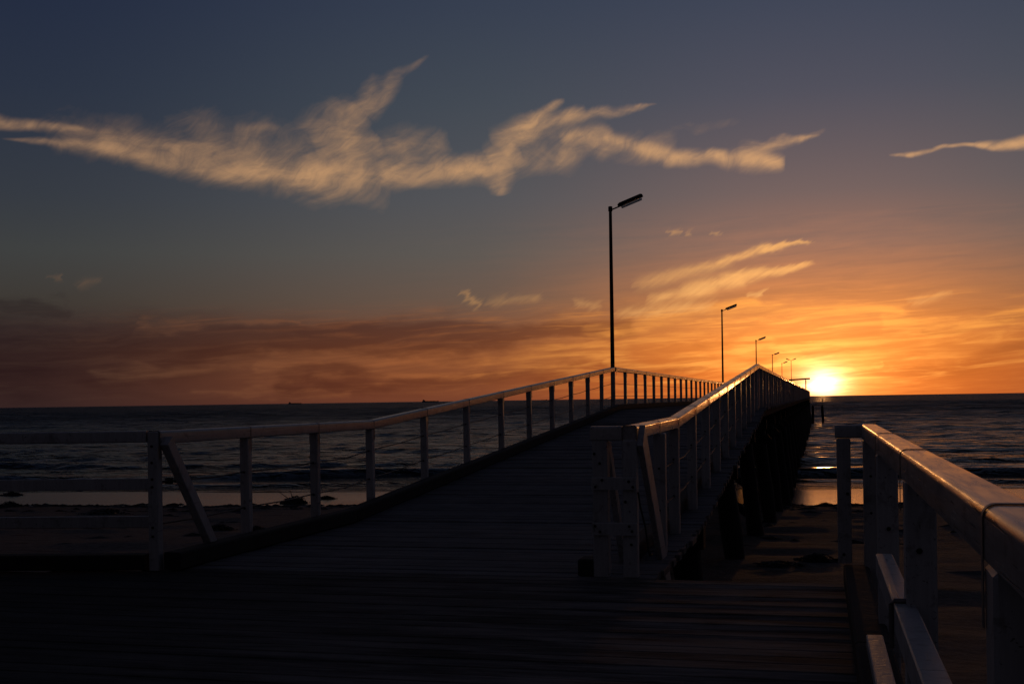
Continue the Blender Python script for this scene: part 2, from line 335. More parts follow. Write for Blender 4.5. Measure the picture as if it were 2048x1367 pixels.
SEA_Z = -3.30
SH_T = math.tan(R(6.1)); SH_0 = 60.7         # the shoreline: s = y - SH_T * x = SH_0
PROF_S = [-400, -60, 0, 8, 15, 22, 28, 36, 50.5, 54, 60.7, 75, 120, 400]
PROF_Z = [1.5, -0.55, -0.95, -1.08, -1.32, -1.62, -1.90, -2.30, -3.13, -3.20, SEA_Z, -3.75, -5.5, -9]
def hash_noise(x, y, sc, seed):
    """smooth value noise in numpy"""
    x = np.asarray(x, float) / sc; y = np.asarray(y, float) / sc
    xi = np.floor(x); yi = np.floor(y); fx = x - xi; fy = y - yi
    fx = fx * fx * (3 - 2 * fx); fy = fy * fy * (3 - 2 * fy)
    def h(a, b):
        q = np.sin(a * 127.1 + b * 311.7 + seed * 74.7) * 43758.5453
        return q - np.floor(q)
    return (h(xi, yi) * (1 - fx) + h(xi + 1, yi) * fx) * (1 - fy) + (h(xi, yi + 1) * (1 - fx) + h(xi + 1, yi + 1) * fx) * fy
def beach_z(x, y):
    s = np.asarray(y, float) - SH_T * np.asarray(x, float)
    s = s + 1.6 * (hash_noise(x, y * 0 + 3, 9, 1) - 0.5)
    z = np.interp(s, PROF_S, PROF_Z)
    dry = np.clip((50.0 - s) / 6, 0, 1)
    z = z + dry * (0.20 * (hash_noise(x, y, 3.5, 2) - 0.5) + 0.10 * (hash_noise(x, y, 1.1, 3) - 0.5))
    wet = 1 - dry
    z = z + wet * 0.02 * (hash_noise(x, y, 4.0, 4) - 0.5) * (s < 62)
    return z
def bz(x, y): return float(beach_z(np.array([x]), np.array([y]))[0])

mt, T, b, pos, rnd = material('sand')
px_, py_, pz_ = T.sep(pos)
nb = T.noise(T.V('MULTIPLY', pos, (0.9, 1.6, 0)), 1.0, 8.0, 0.65, 0.3)
nf = T.noise(pos, 7.0, 6.0, 0.7)
hw = T.M('ADD', pz_, T.M('MULTIPLY', T.M('SUBTRACT', nb, 0.5), 0.10))
wet = T.mr(hw, SEA_Z + 0.235, SEA_Z + 0.175, kind='SMOOTHSTEP')
damp = T.mr(hw, SEA_Z + 0.75, SEA_Z + 0.2)
c = T.ramp(nf, [(0.3, (0.12, 0.105, 0.09)), (0.7, (0.25, 0.22, 0.19))])
c = T.mix(T.mr(nb, 0.56, 0.68, 0, 0.8), c, (0.06, 0.048, 0.038))
c = T.mix(T.M('MAXIMUM', T.M('MULTIPLY', damp, 0.55), wet), c, (0.055, 0.047, 0.04))
T.l.new(c, b.inputs['Base Color'])
T.put(b.inputs['Roughness'], T.mr(wet, 0, 1, 0.9, 0.17))
T.put(b.inputs['Specular IOR Level'], T.mr(wet, 0, 1, 0.15, 0.6))
hb = T.M('MULTIPLY', T.M('ADD', nf, T.M('MULTIPLY', nb, 2.0)), T.mr(wet, 0, 1, 1.0, 0.06))
bump(T, b, hb, 0.8, 0.08)

mt, T, b, pos, rnd = material('water')
b.inputs['Base Color'].default_value = (0.006, 0.010, 0.014, 1)
b.inputs['IOR'].default_value = 1.333
T.put(b.inputs['Roughness'], T.M('ADD', T.mr(T.sep(pos)[1], 70.0, 400.0, 0.16, 0.48), T.M('MULTIPLY', T.M('SUBTRACT', T.noise(T.V('MULTIPLY', pos, (0.016, 0.055, 1)), 1.0, 9.0, 0.72, 0.3), 0.5), T.mr(T.sep(pos)[1], 70.0, 300.0, 0.10, 0.9)), clamp=True))
w1 = T.noise(T.V('MULTIPLY', pos, (0.5, 0.9, 1)), 1.1, 3.0, 0.6, 0.5)
w2 = T.noise(T.V('MULTIPLY', pos, (0.55, 0.8, 1)), 3.0, 3.0, 0.6, 0.4)
w3 = T.noise(T.V('MULTIPLY', pos, (0.5, 1.1, 1)), 0.28, 4.0, 0.62, 0.5)
w4 = T.noise(T.V('MULTIPLY', pos, (0.5, 1.3, 1)), 0.05, 4.0, 0.62, 0.4)
hh = T.M('ADD', T.M('ADD', T.M('MULTIPLY', w1, 0.75), T.M('MULTIPLY', w2, 0.28)), T.M('ADD', T.M('MULTIPLY', w3, 1.7), T.M('MULTIPLY', w4, 5.0)))
bump(T, b, hh, 1.0, 1.95)

mt, T, b, pos, rnd = material('seaweed')
n = T.noise(pos, 9.0, 4.0)
T.l.new(T.ramp(n, [(0.3, (0.012, 0.009, 0.006)), (0.7, (0.045, 0.032, 0.020))]), b.inputs['Base Color'])
b.inputs['Roughness'].default_value = 0.7

# ------------------------------------------------------------------ helpers
class MB:
    def __init__(s): s.v = []; s.f = []
    def add(s, vs, fs):
        o = len(s.v); s.v += [tuple(q) for q in vs]; s.f += [tuple(i + o for i in f) for f in fs]
        return s
    def box(s, lo, hi, ch=0.0):
        """box with chamfered long vertical/horizontal edges when ch > 0"""
        x0, y0, z0 = lo; x1, y1, z1 = hi
        if ch <= 0:
            vs = [(x, y, z) for z in (z0, z1) for y in (y0, y1) for x in (x0, x1)]
            return s.add(vs, [(0,2,3,1),(4,5,7,6),(0,1,5,4),(2,6,7,3),(0,4,6,2),(1,3,7,5)])
        ring = [(x0+ch,y0),(x1-ch,y0),(x1,y0+ch),(x1,y1-ch),(x1-ch,y1),(x0+ch,y1),(x0,y1-ch),(x0,y0+ch)]
        ins = [(min(max(x, x0+ch), x1-ch), min(max(y, y0+ch), y1-ch)) for x, y in ring]
        L = [[(x, y, z0) for x, y in ring], [(x, y, z1-ch) for x, y in ring], [(x, y, z1) for x, y in ins]]
        vs = [q for l in L for q in l]; fs = [tuple(reversed(range(8)))]
        for k in range(2):
            for i in range(8):
                j = (i+1) % 8; fs.append((k*8+i, k*8+j, k*8+8+j, k*8+8+i))
        fs.append(tuple(range(16, 24)))
        return s.add(vs, fs)
    def beam(s, A, B, wd, ht, upv=(0, 0, 1), ch=0.0):
        """rectangular bar from A to B (centre line)"""
        A = Vector(A); B = Vector(B); d = (B - A).normalized(); u = Vector(upv); side = d.cross(u).normalized(); u = side.cross(d)
        a, c = wd / 2, ht / 2
        if ch > 0: prof = [(-a+ch,-c),(a-ch,-c),(a,-c+ch),(a,c-ch),(a-ch,c),(-a+ch,c),(-a,c-ch),(-a,-c+ch)]
        else: prof = [(-a,-c),(a,-c),(a,c),(-a,c)]
        n = len(prof); vs = [tuple(p + side * x + u * z) for p in (A, B) for x, z in prof]
        fs = [(i, (i+1) % n, n + (i+1) % n, n + i) for i in range(n)] + [tuple(reversed(range(n))), tuple(range(n, 2*n))]
        return s.add(vs, fs)
    def sweep(s, A, B, prof, upv=(0, 0, 1)):
        A = Vector(A); B = Vector(B); d = (B - A).normalized(); side = d.cross(Vector(upv)).normalized(); u = side.cross(d)
        n = len(prof); vs = [tuple(p + side * x + u * z) for p in (A, B) for x, z in prof]
        fs = [(i, (i+1) % n, n + (i+1) % n, n + i) for i in range(n)] + [tuple(reversed(range(n))), tuple(range(n, 2*n))]
        return s.add(vs, fs)
    def tube(s, pts, rad, n=10, cap=True):
        pts = [Vector(p) for p in pts]; rad = rad if isinstance(rad, (list, tuple)) else [rad] * len(pts)
        vs = []
        for i, p in enumerate(pts):
            d = (pts[min(i+1, len(pts)-1)] - pts[max(i-1, 0)]).normalized()
            a = d.orthogonal().normalized() if abs(d.z) < 0.99 else Vector((1, 0, 0)); a = (a - d * a.dot(d)).normalized(); c = d.cross(a)
            vs += [tuple(p + (a * math.cos(2*math.pi*k/n) + c * math.sin(2*math.pi*k/n)) * rad[i]) for k in range(n)]
        fs = []
        for i in range(len(pts) - 1):
            for k in range(n):
                fs.append((i*n+k, i*n+(k+1) % n, (i+1)*n+(k+1) % n, (i+1)*n+k))
        if cap: fs += [tuple(reversed(range(n))), tuple(range((len(pts)-1)*n, len(pts)*n))]
        return s.add(vs, fs)
    def mesh(s, name, mat, smooth=False):
        me = bpy.data.meshes.new(name); me.from_pydata(s.v, [], s.f); me.validate(); me.update()
        me.materials.append(MAT[mat])
        if smooth:
            me.shade_smooth() if hasattr(me, 'shade_smooth') else None
            try: me.set_sharp_from_angle(angle=R(38))
            except Exception: pass
        return me
    def build(s, name, mat, parent=None, smooth=False):
        return place(name, s.mesh(name, mat, smooth), parent)
def place(name, me, parent=None, loc=None, rot=None):
    o = bpy.data.objects.new(name, me); COL.objects.link(o)
    if parent: o.parent = parent
    if loc is not None: o.location = loc
    if rot is not None: o.rotation_euler = rot
    return o
def thing(name, label, cat, loc=(0, 0, 0), group=None):
    o = bpy.data.objects.new(name, None); COL.objects.link(o); o.location = loc
    o.empty_display_size = 0.2
    return tag(o, label, cat, group)
def tag(o, label, cat, group=None):
    o['label'] = label; o['category'] = cat
    if group: o['group'] = group
    return o
def grid_mesh(name, X, Y, Z, mat, smooth=True):
    ny, nx = X.shape
    me = bpy.data.meshes.new(name)
    co = np.stack([X, Y, Z], -1).reshape(-1, 3).astype(np.float32)
    i = np.arange((ny-1)*(nx-1)); r = i // (nx-1); c = i % (nx-1); a = r*nx + c
    q = np.stack([a, a+1, a+nx+1, a+nx], -1).astype(np.int32)
    me.vertices.add(len(co)); me.vertices.foreach_set('co', co.ravel())
    me.loops.add(q.size); me.loops.foreach_set('vertex_index', q.ravel())
    me.polygons.add(len(q)); me.polygons.foreach_set('loop_start', np.arange(0, q.size, 4, dtype=np.int32))
    me.update(calc_edges=True); me.validate()
    if smooth: me.polygons.foreach_set('use_smooth', np.ones(len(q), bool))
    me.materials.append(MAT[mat]); return me

# ------------------------------------------------------------------ beach and sea
sx = np.concatenate([-np.geomspace(900, 70, 25)[:-1], np.linspace(-70, 60, 420), np.geomspace(60, 900, 25)[1:]])
sy = np.concatenate([np.linspace(-400, -12, 30)[:-1], np.linspace(-12, 85, 420), np.geomspace(86, 420, 12)])
X, S = np.meshgrid(sx, sy); Y = S + SH_T * X
beach = place('beach', grid_mesh('beach', X, Y, beach_z(X, Y), 'sand')); beach['kind'] = 'structure'

srow = np.concatenate([np.arange(57, 110, 0.22), 110 * np.exp(np.linspace(0, math.log(900/110), 420))[0:], np.geomspace(910, 60000, 60)])
half = 1.0
u = np.linspace(-1, 1, 520); u = np.sign(u) * np.abs(u) ** 1.15
U, S = np.meshgrid(u, srow)
wid = 75 + 0.95 * (S - 57)
X = U * wid - 0.22 * (S - 57) - 8.0
Y = S + SH_T * X
def waves(X, Y):
    S = Y - SH_T * X
    z = np.zeros_like(S); r2 = np.random.default_rng(3)
    near = np.clip((S - 60) / 25, 0, 1)
    for k in range(26):
        L = 1.6 * (1.18 ** k) * (0.9 + 0.2 * r2.random())
        if L > 26: break
        ang = (r2.random() - 0.5) * 1.5
        ph = r2.random() * 6.28
        amp = 0.0145 * L ** 0.45 * (0.7 + 0.6 * r2.random())
        fade = np.clip(1.3 - S / (L * 110), 0, 1)          # finer waves only where the grid resolves them
        arg = (S * math.cos(ang) + X * math.sin(ang)) * 2 * math.pi / L + ph + 1.6 * hash_noise(X, S, L * 5, k)
        z += fade * amp * (1 + np.clip((S - 110) / 260, 0, 1.6)) * (1 - np.abs(np.sin(arg / 2)) * 2 + 0.36) * near * (0.5 + hash_noise(X, S, L * 6, k + 50))
    # low swells running in to the beach
    def swell(s0, wd, h, seed, l):
        c = s0 + 3.0 * (hash_noise(X, X * 0, 16, seed) - 0.5) + 1.2 * (hash_noise(X, X * 0, 4, seed + 1) - 0.5)
        d = S - c
        a = h * np.clip(0.15 + 1.2 * hash_noise(X, X * 0, l, seed + 2), 0.2, 1.2)
        return a * np.where(d < 0, np.exp(-(d / (wd * 0.45)) ** 2), np.exp(-(d / (wd * 1.6)) ** 2))
    z += swell(72.5, 1.6, 0.42, 5, 14) + swell(65.5, 1.1, 0.12, 9, 10) + swell(84, 2.2, 0.30, 15, 12) + swell(98, 2.6, 0.26, 21, 16) + swell(118, 3.0, 0.26, 31, 20) + swell(62.3, 0.7, 0.05, 40, 6)
    return z * np.clip((S - 59.5) / 3.0, 0, 1)
Z = SEA_Z + waves(X, Y)
sea = place('sea', grid_mesh('sea', X, Y, Z, 'water')); sea['kind'] = 'structure'

# ------------------------------------------------------------------ boardwalk in the foreground
UL = -5.09            # centre line of the jetty's handrail on the far-left side
DECK_TH = 0.05
bw = bpy.data.objects.new('boardwalk', None); COL.objects.link(bw); bw['kind'] = 'structure'
FEN_A = R(10.5)        # the fence leaves the jetty's corner at this angle
FX, FY = UL - 0.01, 8.50
EDGE_Y = 8.62
pw = 0.165; gap = 0.009
k = 0; y = EDGE_Y
while y > -4.0:
    y0 = y - pw
    ym = y0 + pw / 2
    # planks run out to the fence line on the left
    if ym < FY + 0.03: xl = max(FX - (FY + 0.03 - ym) / math.tan(FEN_A), -16.0)
    else: xl = UL - 0.12
    dzp = random.uniform(-0.004, 0.004)
    rows = [(xl, 0.335)] if xl > -7 else [(xl, -6.0), (-5.988, 0.335)]
    for x0, x1 in rows:
        if x1 - x0 < 0.3: continue
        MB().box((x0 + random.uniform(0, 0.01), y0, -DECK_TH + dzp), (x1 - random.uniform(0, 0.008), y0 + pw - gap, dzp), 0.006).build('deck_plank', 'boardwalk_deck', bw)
    y -= pw; k += 1
for yb in (8.35, 5.6, 3.0, 0.4, -2.2):
    MB().box((-7.0 if yb > 6 else -15.0, yb - 0.07, -0.27), (0.30, yb + 0.07, -0.058)).build('bearer', 'kerb', bw)
    for xb in (0.1, -2.4, -4.9):
        MB().tube([(xb, yb, bz(xb, yb) - 0.4), (xb, yb, -0.271)], 0.11, 10).build('stump', 'pile', bw, True)
MB().box((UL, 8.575, -0.26), (0.33, 8.60, -0.056)).build('edge_board', 'kerb', bw)
# kerb along the edge below the fence, and along the edge of the steep side
dF = Vector((-math.cos(FEN_A), -math.sin(FEN_A), 0))
c0 = Vector((FX, FY, 0)) + dF * 0.06
for q in range(4):
    a = c0 + dF * (q * 2.6); e = a + dF * 2.585
    MB().beam(a + Vector((0, 0, 0.068)), e + Vector((0, 0, 0.068)), 0.16, 0.12, ch=0.012).build('kerb', 'kerb', bw)
for a, e in ((8.58, 5.9), (5.88, 3.2), (3.18, 0.4), (0.38, -2.6)):
    MB().beam((0.235, a, 0.072), (0.235, e, 0.072), 0.17, 0.13, ch=0.012).build('kerb', 'kerb', bw)

# ------------------------------------------------------------------ rail profiles
def rail_profile(wd=0.105, ht=0.105, r=0.022, rb=0.008, n=5):
    a = wd / 2; p = [(-a + rb, -ht), (a - rb, -ht), (a, -ht + rb)]
    for i in range(n + 1):
        t_ = i / n * math.pi / 2; p.append((a - r + r * math.cos(t_), -r + r * math.sin(t_)))
    for i in range(n + 1):
        t_ = math.pi / 2 + i / n * math.pi / 2; p.append((-a + r + r * math.cos(t_), -r + r * math.sin(t_)))
    p.append((-a, -ht + rb)); return p
PROF = rail_profile()
def strap_mesh(wd=0.105, ht=0.22, r=0.022, thick=0.003, wide=0.022, n=5):
    """thin steel band over the rail and down both sides of the post"""
    a = wd / 2
    def arch(e):
        p = [(a + e, -ht)]
        for i in range(n + 1):
            t_ = i / n * math.pi / 2; p.append((a - r + (r + e) * math.cos(t_), -r + (r + e) * math.sin(t_)))
        for i in range(n + 1):
            t_ = math.pi / 2 + i / n * math.pi / 2; p.append((-a + r + (r + e) * math.cos(t_), -r + (r + e) * math.sin(t_)))
        p.append((-a - e, -ht)); return p
    o = arch(thick); i_ = arch(0.001); mb = MB(); h = wide / 2; L = len(o)
    vs = [(x, -h, z) for x, z in o] + [(x, h, z) for x, z in o] + [(x, -h, z) for x, z in i_] + [(x, h, z) for x, z in i_]
    fs = []
    for q in range(L - 1):
        fs += [(q, q+1, L+q+1, L+q), (2*L+q, 2*L+q+1, q+1, q), (L+q, L+q+1, 3*L+q+1, 3*L+q), (3*L+q, 3*L+q+1, 2*L+q+1, 2*L+q)]
    fs += [(0, L, 3*L, 2*L), (L-1, 3*L-1, 4*L-1, 2*L-1)]
    mb.add(vs, fs); return mb.mesh('strap', 'strap', True)
STRAP = strap_mesh()
def rail_piece(parent, A, B, strap_at=('A',), prof=PROF, mat='rail_paint'):
    A = Vector(A); B = Vector(B)
    d = (B - A).normalized()
    o = MB().sweep(A + d * 0.002, B - d * 0.002, prof).build('handrail', mat, parent, True)
    pitch = math.atan2(d.z, math.hypot(d.x, d.y)); yaw = math.atan2(-d.x, d.y)
    for e in strap_at:
        p = A if e == 'A' else B
        place('strap', STRAP, o, p, (pitch, 0, yaw))
    return o
_posts = {}
def post(parent, x, y, z0, z1, sx=0.10, sy=0.10, mat='paint', name='post'):
    key = (round(z1 - z0, 3), sx, sy, mat)
    if key not in _posts: _posts[key] = MB().box((-sx/2, -sy/2, 0), (sx/2, sy/2, z1 - z0), 0.008).mesh('post', mat)
    return place(name, _posts[key], parent, (x, y, z0), (random.gauss(0, 0.002), random.gauss(0, 0.002), random.gauss(0, 0.02)))
BOLT = MB().tube([(0, 0.002, 0), (0, -0.008, 0)], [0.011, 0.009], 8).mesh('bolt', 'bolt')
def bolts(parent, pts, rot=(0, 0, 0)):
    for p in pts: place('bolt', BOLT, parent, p, rot)

# ------------------------------------------------------------------ jetty
TOP = 1.015; YTOP = 30.45; YB = 12.2; YEND = 214.0
def deck_z(y):
    return float(np.interp(y, [8.5, YB, YTOP, YEND + 50], [0.0, 0.0, TOP, TOP]))
def uR(y): return float(np.interp(y, [8.6, YTOP], [-1.34, -1.47]))
jet = thing('jetty', 'long timber jetty on dark piles with a planked ramp, running out over the sea', 'jetty', (0, 8.4, 0))
def J(mb, name, mat, smooth=False):
    o = mb.build(name, mat, jet, smooth); o.matrix_parent_inverse = Matrix.Translation((0, -8.4, 0)); return o
def Jp(o): o.matrix_parent_inverse = Matrix.Translation((0, -8.4, 0)); return o
jw = 0.186; step = 0.195
planks = []; y = 8.632; npl = 0; rest = MB()
while y < YEND:
    ym = y + jw / 2; zt = deck_z(ym); x0 = UL - 0.14; x1 = uR(ym) + 0.20
    j0 = random.uniform(-0.02, 0.02); j1 = random.uniform(-0.03, 0.03); jz = random.uniform(-0.007, 0.007)
    slope = math.atan((deck_z(ym + 0.3) - deck_z(ym - 0.3)) / 0.6)
    def plank(mb):
        za = zt - jw / 2 * math.tan(slope) + jz; zb = zt + jw / 2 * math.tan(slope) + jz
        ya, yb = y, y + jw; c = 0.006; X0, X1 = x0 + j0, x1 + j1
        pr = [(ya, za - DECK_TH), (yb, zb - DECK_TH), (yb, zb - c), (yb - c, zb), (ya + c, za), (ya, za - c)]
        vs = [(X0, a_, b_) for a_, b_ in pr] + [(X1, a_, b_) for a_, b_ in pr]
        mb.add(vs, [(i, (i+1) % 6, 6 + (i+1) % 6, 6 + i) for i in range(6)] + [tuple(reversed(range(6))), tuple(range(6, 12))])
    if npl < 200:
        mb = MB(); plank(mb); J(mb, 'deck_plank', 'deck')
    else: plank(rest)
    npl += 1; y += step
o = J(rest, 'far_planking', 'deck'); o['kind'] = 'stuff'
# stringers under the planks
for xs in (-4.75, -3.25, -1.75):
    for a, e in ((8.66, YB), (YB, YTOP), (YTOP, 90), (90, 150), (150, YEND - 0.1)):
        za, ze = deck_z(a) - DECK_TH - 0.155, deck_z(e) - DECK_TH - 0.155
        J(MB().beam((xs, a + 0.004, za), (xs, e - 0.004, ze), 0.16, 0.28), 'stringer', 'kerb')
for side in (-1, 1):
    for a, e in ((8.66, YB), (YB, YTOP), (YTOP, 60), (60, 120), (120, YEND)):
        xa = (UL - 0.05) if side < 0 else uR(a) + 0.02; xe = (UL - 0.05) if side < 0 else uR(e) + 0.02
        J(MB().beam((xa, a + 0.004, deck_z(a) - DECK_TH - 0.087), (xe, e - 0.004, deck_z(e) - DECK_TH - 0.087), 0.09, 0.16), 'edge_beam', 'kerb')
# kerbs
def kerb_run(xf, ys, wd=0.15, ht=0.14):
    for a, e in zip(ys[:-1], ys[1:]):
        J(MB().beam((xf(a), a + 0.006, deck_z(a) + ht / 2 + 0.006), (xf(e), e - 0.006, deck_z(e) + ht / 2 + 0.006), wd, ht, ch=0.014), 'kerb', 'kerb')
ys = [8.47, YB] + list(np.linspace(YB, YTOP, 6)[1:]) + list(np.arange(YTOP + 5, YEND, 7.0))
kerb_run(lambda q: UL + 0.15, ys)
ysr = [9.5, YB] + list(np.linspace(YB, YTOP, 6)[1:]) + list(np.arange(YTOP + 5, YEND, 7.0))
kerb_run(lambda q: uR(q) - 0.14, ysr, 0.14, 0.12)
J(MB().box((-1.735, 8.67, 0.006), (-1.60, 8.87, 0.125), 0.012), 'kerb', 'kerb')
# piles: raked pairs with a crosshead
yb = 14.6; bents = []
while yb < YEND + 1:
    bents.append(yb); yb += 6.85
for i, yb in enumerate(bents):
    zt = deck_z(yb) - DECK_TH - 0.30
    J(MB().box((UL + 0.02, yb - 0.16, zt - 0.30), (uR(yb) + 0.02, yb + 0.16, zt - 0.004), 0.015), 'crosshead', 'pile')
    for sgn, xt in ((-1, UL + 0.35), (1, uR(yb) - 0.22)):
        for off in ((0.0,) if i < 3 else (0.0,)):
            zb = min(bz(xt, yb), SEA_Z + 1) - 0.8
            L = zt - 0.30 - zb
            xb = xt + sgn * L * 0.11 + random.uniform(-0.06, 0.06)
            r0 = random.uniform(0.165, 0.20)
            pts = [(xt + (xb - xt) * q, yb + 0.03 * math.sin(q * 5 + i), zt - 0.302 - L * q) for q in np.linspace(0, 1, 7)]
            J(MB().tube(pts, [r0 * random.uniform(0.92, 1.12) for _ in pts], 12), 'pile', 'pile', True)
    if i >= 3:
        zb = SEA_Z + 0.7
        J(MB().beam((UL + 0.1, yb + 0.24, zt - 0.5), (uR(yb) + 0.1, yb + 0.24, zb), 0.10, 0.22), 'cross_brace', 'pile')
        J(MB().beam((UL + 0.1, yb - 0.24, zb), (uR(yb) + 0.1, yb - 0.24, zt - 0.5), 0.10, 0.22), 'cross_brace', 'pile')

# ------------------------------------------------------------------ jetty railings
RH = 1.10
def rail_top_left(y): return float(np.interp(y, [8.0, 13.19, YTOP, 400], [1.10, 1.092, 2.112, 2.112]))
def rail_top_right(y): return float(np.interp(y, [8.0, 11.59, YTOP, 400], [1.10, 1.115, 2.112, 2.112]))
def cable_run(parent, xf, ys, hf, name='cable', rad=0.0065):
    pts = []
    for a, e in zip(ys[:-1], ys[1:]):
        for q in (0.0, 0.5): 
            yy = a + (e - a) * q; pts.append((xf(yy), yy, hf(yy) - (0.012 if q else 0)))
    pts.append((xf(ys[-1]), ys[-1], hf(ys[-1])))
    return MB().tube(pts, rad, 6).build(name, 'dark_metal', parent, True)

yl = [8.49, 10.05, 11.6, 13.19, 15.18, 17.17, 19.18, 21.17, 23.1, 25.0, 26.9, 28.7, YTOP]
while yl[-1] + 1.95 < YEND: yl.append(yl[-1] + 1.95)
rl = thing('railing', 'weathered white railing with two cables that carries the lamp posts along the jetty', 'railing', (0, 0, 0))
for i, y in enumerate(yl):
    zt = rail_top_left(y) - 0.104
    z0 = deck_z(y) - 0.02 if i else -0.03
    post(rl, UL, y, z0 if i else 0.003, zt if i else zt + 0.10, 0.085, 0.085)
    if i + 1 < len(yl):
        ya = y + (0.17 if i == 12 else 0)
        rail_piece(rl, (UL, ya, rail_top_left(ya)), (UL, yl[i+1], rail_top_left(yl[i+1])), ('A',))
    if 0 < i < 14:
        bolts(rl, [(UL, y - 0.044, z0 + hh_) for hh_ in (0.70, 0.37)])
for f in (0.685, 0.36):
    ys_ = yl if f < 0.5 else [8.95] + yl[1:]
    cable_run(rl, lambda q: UL, ys_, lambda q, f=f: deck_z(q) + f)
# diagonal brace, turnbuckle and its clamps at the corner
MB().beam((UL + 0.085, 8.52, 1.02), (UL + 0.085, 9.22, 0.13), 0.075, 0.10, (0, 1, 0), 0.006).build('brace', 'paint', rl)
MB().tube([(UL, 8.55, 0.69), (UL, 8.95, 0.69)], 0.012, 8).build('turnbuckle', 'dark_metal', rl, True)
for yy in (8.70, 8.84, 8.98):
    MB().tube([(UL - 0.02, yy - 0.02, 0.69), (UL + 0.02, yy + 0.02, 0.69)], [0.026, 0.026], 8).build('cable_clamp', 'dark_metal', rl)
bolts(rl, [(UL, 8.446, h_) for h_ in (0.98, 0.85, 0.72, 0.66, 0.34, 0.27)])

yr = [8.70, 10.1, 11.59]
sp = (YTOP - yr[-1]) / 10.5
yr += [yr[-1] + sp * (q + 1) for q in range(10)] + [YTOP]
while yr[-1] + 1.95 < YEND: yr.append(yr[-1] + 1.95)
rr = thing('railing', 'weathered white railing with a twin post end frame beside the open gap in the boardwalk', 'railing', (0, 0, 0))
for i, y in enumerate(yr):
    x = uR(y); zt = rail_top_right(y) - 0.104
    z0 = deck_z(y) - 0.02
    if i == 0: z0 = 0.003
    if i == 1: post(rr, x + 0.045, y, -0.62, zt, 0.10, 0.10)
    else: post(rr, x, y, z0, zt, 0.105 if i == 0 else 0.10, 0.10)
    if i + 1 < len(yr):
        rail_piece(rr, (x, y, rail_top_right(y)), (uR(yr[i+1]), yr[i+1], rail_top_right(yr[i+1])), ('A',))
    if 0 < i < 14: bolts(rr, [(x + (0.045 if i == 1 else 0), y - 0.051, deck_z(y) + h_) for h_ in (0.71, 0.36)])
for f in (0.685, 0.36):
    cable_run(rr, lambda q: uR(q), yr[1:], lambda q, f=f: deck_z(q) + f)
# twin-post end frame
xo = uR(8.7); xi = xo - 0.215
post(rr, xi, 8.7, 0.003, 0.996, 0.112, 0.10)
MB().sweep((xi - 0.068, 8.7, 1.10), (xo - 0.054, 8.7, 1.10), PROF).build('handrail', 'rail_paint', rr, True)
MB().box((xi - 0.06, 8.622, 0.640), (xo + 0.056, 8.647, 0.730), 0.005).build('cross_board', 'paint', rr)
MB().box((xi - 0.06, 8.622, 0.310), (xo + 0.056, 8.647, 0.400), 0.005).build('cross_board', 'paint', rr)
MB().beam((xi + 0.03, 8.76, 1.00), (xi + 0.03, 9.47, 0.05), 0.05, 0.10, (0, 1, 0), 0.005).build('brace', 'paint', rr)
MB().beam((xo + 0.080, 8.73, 1.03), (xo + 0.080, 10.5, -0.62), 0.045, 0.20, (0, 1, 0), 0.005).build('brace', 'paint', rr)
bolts(rr, [(xi - 0.03, 8.621, 0.66), (xi + 0.02, 8.621, 0.71), (xo, 8.621, 0.70), (xo + 0.03, 8.621, 0.66), (xi, 8.621, 0.335), (xi - 0.035, 8.621, 0.375), (xo + 0.02, 8.621, 0.34), (xo, 8.621, 0.375),
           (xi, 8.649, 0.83), (xi - 0.04, 8.649, 0.90), (xo - 0.03, 8.649, 0.55), (xo + 0.01, 8.649, 0.24)])
MB().tube([(xo + 0.06, 8.68, 0.62), (xo + 0.075, 8.67, 0.52), (xo + 0.115, 8.65, 0.36), (xo + 0.135, 8.64, 0.20), (xo + 0.15, 8.65, 0.165)], [0.007, 0.007, 0.007, 0.008, 0.014], 6).build('loose_cable', 'dark_metal', rr, True)

# ------------------------------------------------------------------ left fence of three rails
fe_ = thing('fence', 'plain three-rail timber fence running off from the corner post of the jetty', 'fence', (FX, FY, 0))
def FP(dist, z, off=0.0):
    p = Vector((FX, FY, 0)) + dF * dist + Vector((-dF.y, dF.x, 0)) * off * -1
    return (p.x, p.y, z)
def Fl(o): o.matrix_parent_inverse = Matrix.Translation((-FX, -FY, 0)); return o
fpost = [2.35, 4.7, 7.05, 9.4]
for q in fpost:
    Fl(place('post', MB().box((-0.05, -0.05, 0), (0.05, 0.05, 1.0), 0.008).mesh('post', 'paint'), fe_, FP(q, 0.003), (0, 0, FEN_A)))
for a, e in zip([0.046] + fpost[:-1], fpost):
    Fl(MB().sweep(FP(a + 0.002, 1.10), FP(e - 0.002, 1.10), rail_profile(0.10, 0.09, 0.012)).build('top_rail', 'paint', fe_, True))
    for zc in (0.675, 0.375):
        Fl(MB().beam(FP(a, zc, 0.071), FP(e - 0.004, zc, 0.071), 0.04, 0.092, ch=0.005).build('rail', 'paint', fe_))

